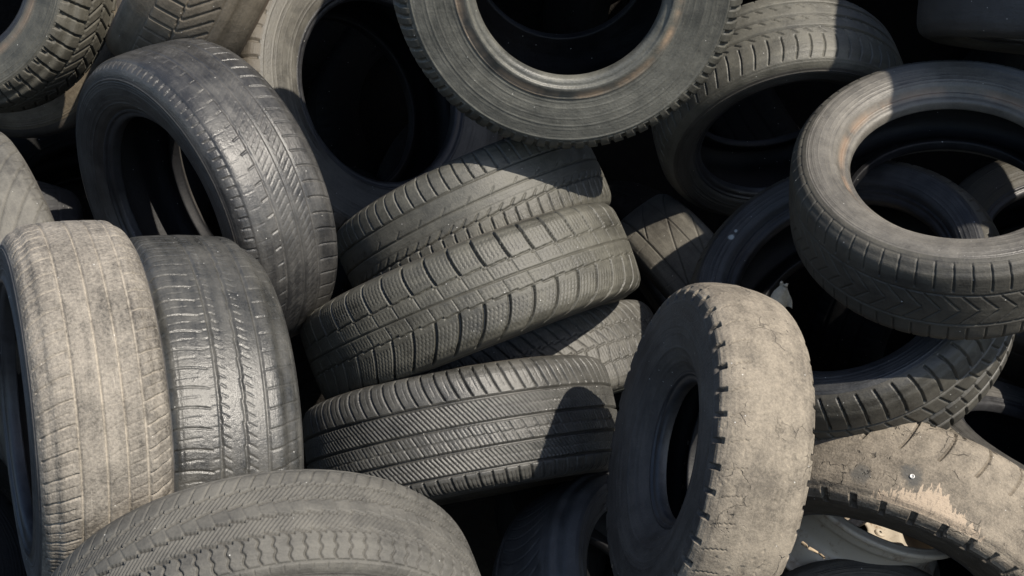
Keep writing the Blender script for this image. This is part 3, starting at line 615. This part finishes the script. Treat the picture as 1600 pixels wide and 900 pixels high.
#--EXTRA
# ------------------------------------------------------------------ tyres round and deep in the heap, many added unseen to block sun: (place, cross axis, rolling axis)
OUTER = [
    ((-1.592, 3.006, 1.011), (-0.9892, 0.1326, -0.0618), (-0.1183, -0.4767, 0.8711)),
    ((-1.451, 2.478, 0.59), (-0.9646, -0.2391, 0.1115), (0.1971, -0.934, -0.298)),
    ((-1.06, 1.778, 0.508), (-0.8605, -0.4617, 0.2153), (0.3732, -0.2834, 0.8834)),
    ((0.625, 1.8, -0.156), (-0.438, 0.8148, -0.3799), (-0.8765, -0.2931, 0.3818)),
    ((-1.336, 3.582, 1.419), (-0.782, -0.5649, 0.2634), (0.5089, -0.3346, 0.7931)),
    ((-0.865, 3.577, 1.407), (-0.7686, -0.5798, 0.2704), (0.5789, -0.8102, -0.0917)),
    ((-0.42, 3.593, 1.443), (-0.9972, 0.0679, -0.0317), (-0.0651, -0.5754, 0.8153)),
    ((0.076, 3.6, 1.458), (-0.3542, -0.8476, 0.3952), (0.6883, 0.0498, 0.7237)),
    ((0.479, 3.586, 1.427), (-0.3483, 0.8496, -0.3962), (-0.9341, -0.2792, 0.2224)),
    ((0.999, 3.594, 1.444), (-0.9379, -0.3143, 0.1466), (0.3458, -0.8152, 0.4647)),
    ((1.477, 3.568, 1.388), (-0.9941, 0.0986, -0.046), (-0.1002, -0.9944, 0.0347)),
    ((1.882, 3.581, 1.416), (-0.6687, -0.6739, 0.3142), (0.3927, -0.6789, -0.6204)),
    ((2.337, 3.588, 1.431), (-0.9269, -0.3402, 0.1586), (0.3213, -0.9375, -0.1334)),
    ((-1.221, 3.795, 1.758), (-0.8819, -0.4272, 0.1992), (0.4579, -0.8767, 0.1471)),
    ((-0.706, 3.796, 1.758), (-0.7323, -0.6172, 0.2878), (0.6724, -0.5883, 0.4491)),
    ((-0.195, 3.798, 1.764), (-0.9869, 0.1465, -0.0683), (-0.1463, -0.6297, 0.763)),
    ((0.223, 3.825, 1.821), (-0.7293, 0.6201, -0.2892), (-0.5903, -0.7839, -0.1924)),
    ((0.741, 3.822, 1.815), (-0.8261, -0.5108, 0.2382), (0.4629, -0.856, -0.2302)),
    ((1.231, 3.814, 1.797), (-0.7216, -0.6274, 0.2926), (0.6303, -0.4205, 0.6526)),
    ((1.689, 3.796, 1.759), (-0.9937, 0.1012, -0.0472), (-0.1078, -0.9795, 0.17)),
    ((2.166, 3.824, 1.819), (-0.9514, 0.2791, -0.1301), (-0.2934, -0.9498, 0.1083)),
    ((2.608, 3.809, 1.787), (-0.7531, -0.5963, 0.2781), (0.5303, -0.3, 0.7929)),
    ((-1.438, 4.102, 2.178), (-0.6802, 0.6644, -0.3098), (-0.5932, -0.7471, -0.2998)),
    ((-0.959, 4.101, 2.177), (-0.7583, -0.5908, 0.2755), (0.5333, -0.3191, 0.7835)),
    ((-0.468, 4.102, 2.179), (-0.4851, -0.7925, 0.3696), (0.7272, -0.6003, -0.3329)),
    ((0.059, 4.118, 2.212), (-0.8645, 0.4556, -0.2124), (-0.406, -0.882, -0.2392)),
    ((0.511, 4.106, 2.188), (-0.4232, 0.8211, -0.3829), (-0.8688, -0.4878, -0.0857)),
    ((1.033, 4.115, 2.206), (-0.9939, -0.1002, 0.0467), (0.0672, -0.2127, 0.9748)),
    ((1.511, 4.102, 2.179), (-0.9736, -0.2068, 0.0965), (0.2235, -0.7792, 0.5855)),
    ((2.035, 4.111, 2.198), (-0.7851, -0.5613, 0.2618), (0.4701, -0.2649, 0.8419)),
    ((2.501, 4.117, 2.211), (-0.6239, -0.7083, 0.3303), (0.669, -0.7025, -0.2427)),
    ((-1.26, 4.078, 1.535), (-0.907, -0.3818, 0.178), (0.404, -0.908, 0.1108)),
    ((-0.691, 4.069, 1.515), (-0.5794, -0.7387, 0.3444), (0.6499, -0.6738, -0.3517)),
    ((-0.175, 4.069, 1.517), (-0.555, 0.7539, -0.3516), (-0.6921, -0.184, 0.6979)),
    ((0.357, 4.07, 1.518), (-0.8953, 0.4037, -0.1882), (-0.3216, -0.8783, -0.3538)),
    ((0.822, 4.063, 1.504), (-0.9938, 0.1006, -0.0469), (-0.0916, -0.9821, -0.1647)),
    ((1.401, 4.053, 1.481), (-0.8743, 0.4399, -0.2051), (-0.4853, -0.7844, 0.3863)),
    ((1.9, 4.082, 1.543), (-0.8275, 0.5088, -0.2373), (-0.2521, 0.0408, 0.9668)),
    ((2.425, 4.076, 1.53), (-0.996, -0.0815, 0.038), (0.0884, -0.8114, 0.5778)),
    ((2.964, 4.052, 1.479), (-0.7358, -0.6137, 0.2862), (0.6771, -0.6595, 0.3267)),
    ((-1.543, 4.373, 1.931), (-0.7488, -0.6007, 0.2801), (0.6295, -0.5124, 0.5841)),
    ((-1.052, 4.375, 1.936), (-0.6942, -0.6523, 0.3042), (0.7195, -0.6415, 0.2662)),
    ((-0.507, 4.372, 1.93), (-0.8439, 0.4863, -0.2268), (-0.5336, -0.8049, 0.2595)),
    ((0.057, 4.366, 1.917), (-0.9408, -0.3071, 0.1432), (0.2435, -0.9066, -0.3445)),
    ((0.562, 4.391, 1.971), (-0.6928, 0.6536, -0.3048), (-0.5078, -0.7422, -0.4375)),
    ((1.169, 4.376, 1.938), (-0.9732, 0.2084, -0.0972), (-0.1707, -0.9379, -0.302)),
    ((1.695, 4.364, 1.911), (-0.9741, 0.2051, -0.0956), (-0.2235, -0.8058, 0.5484)),
    ((2.225, 4.365, 1.914), (-0.5268, 0.7704, -0.3592), (-0.6113, -0.637, -0.4696)),
    ((2.766, 4.36, 1.905), (-0.5628, -0.7492, 0.3493), (0.686, -0.6591, -0.3083)),
    ((1.556, 3.103, 1.101), (-0.4198, -0.8226, 0.3836), (0.8893, -0.2884, 0.3549)),
    ((1.463, 2.812, 0.785), (-0.5123, -0.7783, 0.3629), (0.832, -0.5546, -0.015)),
    ((1.412, 2.536, 0.5), (-0.7441, 0.6055, -0.2823), (-0.6232, -0.4768, 0.6199)),
    ((1.373, 2.273, 0.245), (-0.8723, -0.4432, 0.2067), (0.4578, -0.5914, 0.6638)),
    ((1.846, 2.875, 0.966), (-0.921, 0.353, -0.1646), (-0.2052, -0.799, -0.5653)),
    ((1.758, 2.596, 0.675), (-0.9859, -0.1517, 0.0708), (0.1664, -0.9341, 0.316)),
    ((1.692, 2.331, 0.415), (-0.8169, 0.5227, -0.2438), (-0.5731, -0.7834, 0.2405)),
    ((1.608, 2.08, 0.184), (-0.7086, 0.6395, -0.2982), (-0.6867, -0.7222, 0.0828)),
    ((1.948, 3.448, 1.012), (-0.8378, 0.4948, -0.2307), (-0.5242, -0.8472, 0.0865)),
    ((1.865, 3.138, 0.656), (-0.9841, 0.1612, -0.0752), (-0.143, -0.4655, 0.8734)),
    ((1.783, 2.843, 0.331), (-0.5845, -0.7354, 0.3429), (0.7987, -0.596, 0.0834)),
    ((1.72, 2.562, 0.035), (-0.9341, -0.3235, 0.1509), (0.351, -0.9093, 0.2236)),
    ((1.507, 2.884, 2.127), (-0.8051, 0.0, -0.5932), (-0.487, -0.571, 0.661)),  # this row to the last: unseen blockers added against sun leaks
    ((0.174, 3.188, 1.723), (-0.0094, 0.0, -1.0), (-0.8491, 0.5281, 0.008)),
    ((0.189, 2.743, 1.655), (0.7248, -0.0, 0.6889), (0.6724, 0.2181, -0.7074)),
    ((1.607, 2.515, 2.132), (0.9478, -0.0, 0.319), (0.173, 0.8401, -0.5141)),
    ((0.737, 2.388, 2.344), (0.3455, -0.0, 0.9384), (0.5348, -0.8217, -0.1969)),
    ((1.019, 3.388, 1.572), (0.364, 0.0, -0.9314), (-0.893, -0.284, -0.349)),
    ((-0.285, 3.227, 1.806), (-0.5414, 0.0, 0.8407), (0.8227, -0.2059, 0.5298)),
    ((2.25, 3.022, 1.999), (0.9113, -0.0, 0.4117), (0.3421, -0.5562, -0.7573)),
    ((0.366, 2.71, 2.082), (0.7312, -0.0, 0.6821), (0.6809, 0.06, -0.7299)),
]
DEEP = [
    ((-1.123, 3.532, 0.482), (-0.9541, -0.2715, 0.1266), (0.2257, -0.3736, 0.8997)),
    ((-0.538, 3.368, 0.367), (-0.7521, 0.5973, -0.2785), (-0.5367, -0.3098, 0.7849)),
    ((-0.708, 4.023, 0.826), (-0.8894, 0.4143, -0.1932), (-0.395, -0.484, 0.7808)),
    ((-0.069, 3.532, 0.482), (-0.9653, -0.2367, 0.1104), (0.2496, -0.7121, 0.6562)),
    ((0.284, 3.527, 0.236), (-0.8078, 0.5343, -0.2491), (-0.5685, -0.8178, 0.0893)),
    ((0.391, 4.055, 0.894), (-0.844, -0.4861, 0.2267), (0.4953, -0.8685, -0.0181)),
    ((0.82, 3.889, 0.539), (-0.5201, -0.7741, 0.3609), (0.6992, -0.1433, 0.7004)),
    ((1.174, 4.023, 0.826), (-0.9057, 0.3841, -0.1791), (-0.4056, -0.6632, 0.629)),
    ((1.036, 3.429, 0.263), (-0.5814, -0.7374, 0.3439), (0.7323, -0.6584, -0.1738)),
    ((1.545, 3.648, 0.259), (-0.65, -0.6888, 0.3212), (0.7588, -0.5651, 0.3238)),
    ((1.345, 3.176, -0.045), (-0.9435, -0.3004, 0.1401), (0.1931, -0.1548, 0.9689)),
    ((0.27, 2.782, 0.057), (-0.9053, -0.3849, 0.1795), (0.3523, -0.9166, -0.1888)),
    ((-0.085, 2.583, 0.105), (-0.7791, 0.5681, -0.2649), (-0.6262, -0.6854, 0.3717)),
    ((-1.144, 2.97, 0.225), (-0.9307, 0.3316, -0.1546), (-0.2832, -0.9204, -0.2694)),
    ((-0.335, 3.929, 0.623), (-0.7579, -0.5913, 0.2757), (0.6523, -0.6923, 0.3085)),
]
DP = dict(seed=40, circ=[(.45, 4, 5), (0, 4, 5), (-.45, 4, 5)], lat=[(.47, 1.05, 60, 4, 5, .1), (-1.05, -.47, 60, 4, 5, .1)])
dmt = rubber('buried_tread_shade_rubber', base=(.009,.009,.010), dust=(.020,.019,.018), amt=.35, rough=.8, spec=.15, seed=301)  # shade painted in: far darker rubber than the front tyres
dms = rubber('buried_sidewall_shade_rubber', base=(.009,.009,.010), dust=(.020,.019,.018), amt=.35, rough=.8, spec=.15, seed=302)  # sidewalls darkened the same way, in place of shade
proto = build_tyre('buried', (OUTER[0][0], OUTER[0][1], OUTER[0][2], .31, .32, .6, .78, (0, 0)), DP, (dmt, dms, LINER_SHADED_BEAD, dms), 420, 50)
def copy_tyre(src, loc, uax, nax):
    u = Vector(uax).normalized(); n = Vector(nax).normalized(); v = n.cross(u).normalized()
    M = Matrix((u, v, n)).transposed().to_4x4(); M.translation = Vector(loc)
    r = src.copy(); COL.objects.link(r); r.matrix_world = M
    for ch in src.children:
        c = ch.copy(); COL.objects.link(c); c.parent = r
    return r
tag(proto, 'dark unseen tyre added past the frame, round the heap, to block sun', 'tyre', 'added unseen tyres round the edge of the heap')
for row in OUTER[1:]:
    tag(copy_tyre(proto, *row), 'dark unseen tyre added past the frame, round the heap, to block sun', 'tyre', 'added unseen tyres round the edge of the heap')
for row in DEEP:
    tag(copy_tyre(proto, *row), 'tyre buried behind the front tyres, its rubber blackened for shade', 'tyre', 'tyres buried deep in the heap')

# ------------------------------------------------------------------ bare steel wheel
def build_wheel():
    loc, u, n = ((0.7145, 2.3173, 0.404), (-0.8662, -0.4529, 0.2112), (0.2999, -0.1332, 0.9446))
    u = Vector(u).normalized(); n = Vector(n).normalized(); v = n.cross(u).normalized()
    M = Matrix((u, v, n)).transposed().to_4x4(); M.translation = Vector(loc); M = M @ Matrix.Scale(.95, 4)
    root = bpy.data.objects.new('wheel', None); COL.objects.link(root); root.matrix_world = M; root.empty_display_size = .1
    st = steel('pale_steel', (.40,.35,.28), (.15,.10,.06), .15, .55)
    def rev(name, prof, n_=220, parent=root, thick=0):
        c, t = curve(prof, 60)
        A = np.arange(n_) / n_ * 2 * np.pi
        P = np.stack([c[None, :, 1] * np.cos(A)[:, None], c[None, :, 1] * np.sin(A)[:, None], np.broadcast_to(c[None, :, 0], (n_, len(c)))], -1)
        UV = np.stack([np.broadcast_to((A * .2)[:, None], P.shape[:2]), np.broadcast_to(t[None, :], P.shape[:2])], -1)
        return link(name, grid_mesh(name, P, UV), st, parent)
    # drop-centre rim seen from its open side: flange, bead seat, well, bead seat, flange
    rev('rim_flange', [(.004, .196), (.003, .207), (-.003, .210), (-.009, .207), (-.010, .197), (-.012, .190)])
    rev('rim_barrel', [(-.012, .190), (-.035, .188), (-.042, .184), (-.055, .165), (-.10, .163), (-.115, .180), (-.150, .187),
                       (-.156, .187), (-.158, .182), (-.15, .178), (-.118, .172), (-.10, .158), (-.055, .160), (-.040, .178), (-.030, .184), (.004, .190), (.004, .196)])
    rev('rim_flange', [(-.150, .187), (-.156, .192), (-.158, .206), (-.163, .209), (-.168, .205), (-.166, .186), (-.158, .182)])
    rev('wheel_disc', [(-.118, .168), (-.132, .150), (-.128, .12), (-.112, .10), (-.120, .075), (-.122, .034), (-.128, .033), (-.127, .076), (-.118, .103), (-.134, .122), (-.138, .152), (-.122, .172)])
    for k in range(5):
        a = k * 2 * math.pi / 5
        c, t = curve([(-.116, .003), (-.116, .010), (-.122, .012), (-.124, .012)], 8)
        A = np.arange(16) / 16 * 2 * np.pi
        P = np.stack([c[None, :, 1] * np.cos(A)[:, None] + .055 * math.cos(a), c[None, :, 1] * np.sin(A)[:, None] + .055 * math.sin(a), np.broadcast_to(c[None, :, 0], (16, 8))], -1)
        link('bolt_seat', grid_mesh('bolt_seat', P, np.zeros((16, 8, 2))), st, root)
    return root
WH = build_wheel()
tag(WH, 'bare pale steel wheel rim lying under the big tan worn tyre', 'wheel')

W2 = copy_tyre(WH, (0.5596, 2.4434, 0.3961), (-0.9765, -0.1952, 0.091), (0.1498, -0.3115, 0.9384))
tag(W2, 'pale edge of a bare steel wheel seen through the opening of the upright tan tyre', 'wheel')

# ------------------------------------------------------------------ small things: scrap of rubber, twigs, stud in the worn tread
def lump(name, loc, pts, mat, r=.004, parent=None):
    """a bent thin rod through pts"""
    P = [Vector(p) for p in pts]; n = 10; V = []
    for i, p in enumerate(P):
        d = (P[min(i+1, len(P)-1)] - P[max(i-1, 0)]).normalized()
        a = d.orthogonal().normalized(); b = d.cross(a)
        rr = r * (1 - .5 * i / len(P))
        V.append([p + a*math.cos(t)*rr + b*math.sin(t)*rr for t in (np.arange(n)/n*2*math.pi)])
    A = np.array([[list(q) for q in ring_] for ring_ in V]).transpose(1, 0, 2)
    o = link(name, grid_mesh(name, A, np.zeros(A.shape[:2] + (2,))), mat, parent)
    return o
wood = NT('dry_wood'); wood.b.inputs['Base Color'].default_value = (.34, .26, .17, 1); wood.b.inputs['Roughness'].default_value = .9
random.seed(3)
def twig(p0, p1, label, r=.0035):
    p0 = Vector(p0); p1 = Vector(p1); pts = []
    for i in range(9):
        t = i / 8; j = .003 * math.sin(t * 9 + p0.x * 40)
        pts.append(p0.lerp(p1, t) + Vector((j, j, -j)))
    o = lump('twig', p0, [p - p0 for p in pts], wood.m, r); o.location = p0
    tag(o, label, 'twig')
twig((0.5136, 2.0746, 0.4336), (0.5501, 2.0383, 0.4267), 'thin pale dry twig lying left of the bare steel wheel rim')
def stud():
    root = ROOTS['t23']; p = Vector((-.1682, -.2569, .0253)); n = Vector((p.x, p.y, 0)).normalized()
    p = p + n * .001
    a = n.orthogonal().normalized(); b_ = n.cross(a)
    prof = [(0, .0045), (.0022, .0043), (.0026, .0028), (.001, .0024), (.001, .0006)]
    A = np.arange(20) / 20 * 2 * np.pi
    P = np.array([[list(p + n*h + (a*math.cos(t) + b_*math.sin(t))*r) for (h, r) in prof] for t in A])
    link('stud', grid_mesh('stud', P, np.zeros(P.shape[:2] + (2,))), steel('bright_steel', (.5,.49,.47), (.3,.26,.2), .6, .45), root)
stud()
# grimy rag of cloth caught on the tyre behind
def rag():
    n = 26; a = np.linspace(0, 1, n); X, Y = np.meshgrid(a, a, indexing='ij')
    c = np.array((0.4795, 2.26, 0.8311)); ex = np.array((.045, 0, 0)); ey = np.array((.0, -.01, -.045))
    w = (1 - .0*Y) * (.25 + .75*Y)
    bx = (X - .5) * w
    P = c[None, None] + bx[..., None]*ex*.9 + (Y - .5)[..., None]*ey + np.stack([.003*np.sin(Y*7+X*3), .006*np.sin(X*6+Y*4), .002*np.sin(X*9)], -1)
    me = grid_mesh('rag', P - c, np.stack([X, Y], -1), False)
    o = link('rag', me, rubber('grimy_cloth', base=(.5,.42,.30), dust=(.8,.72,.55), amt=.5, rough=.95, seed=401, bump=1.0)); o.location = c
    m = o.modifiers.new('thickness', 'SOLIDIFY'); m.thickness = .004
    tag(o, 'small pale scrap of cloth caught in the tyre opening behind the upright tan tyre', 'rag')
rag()
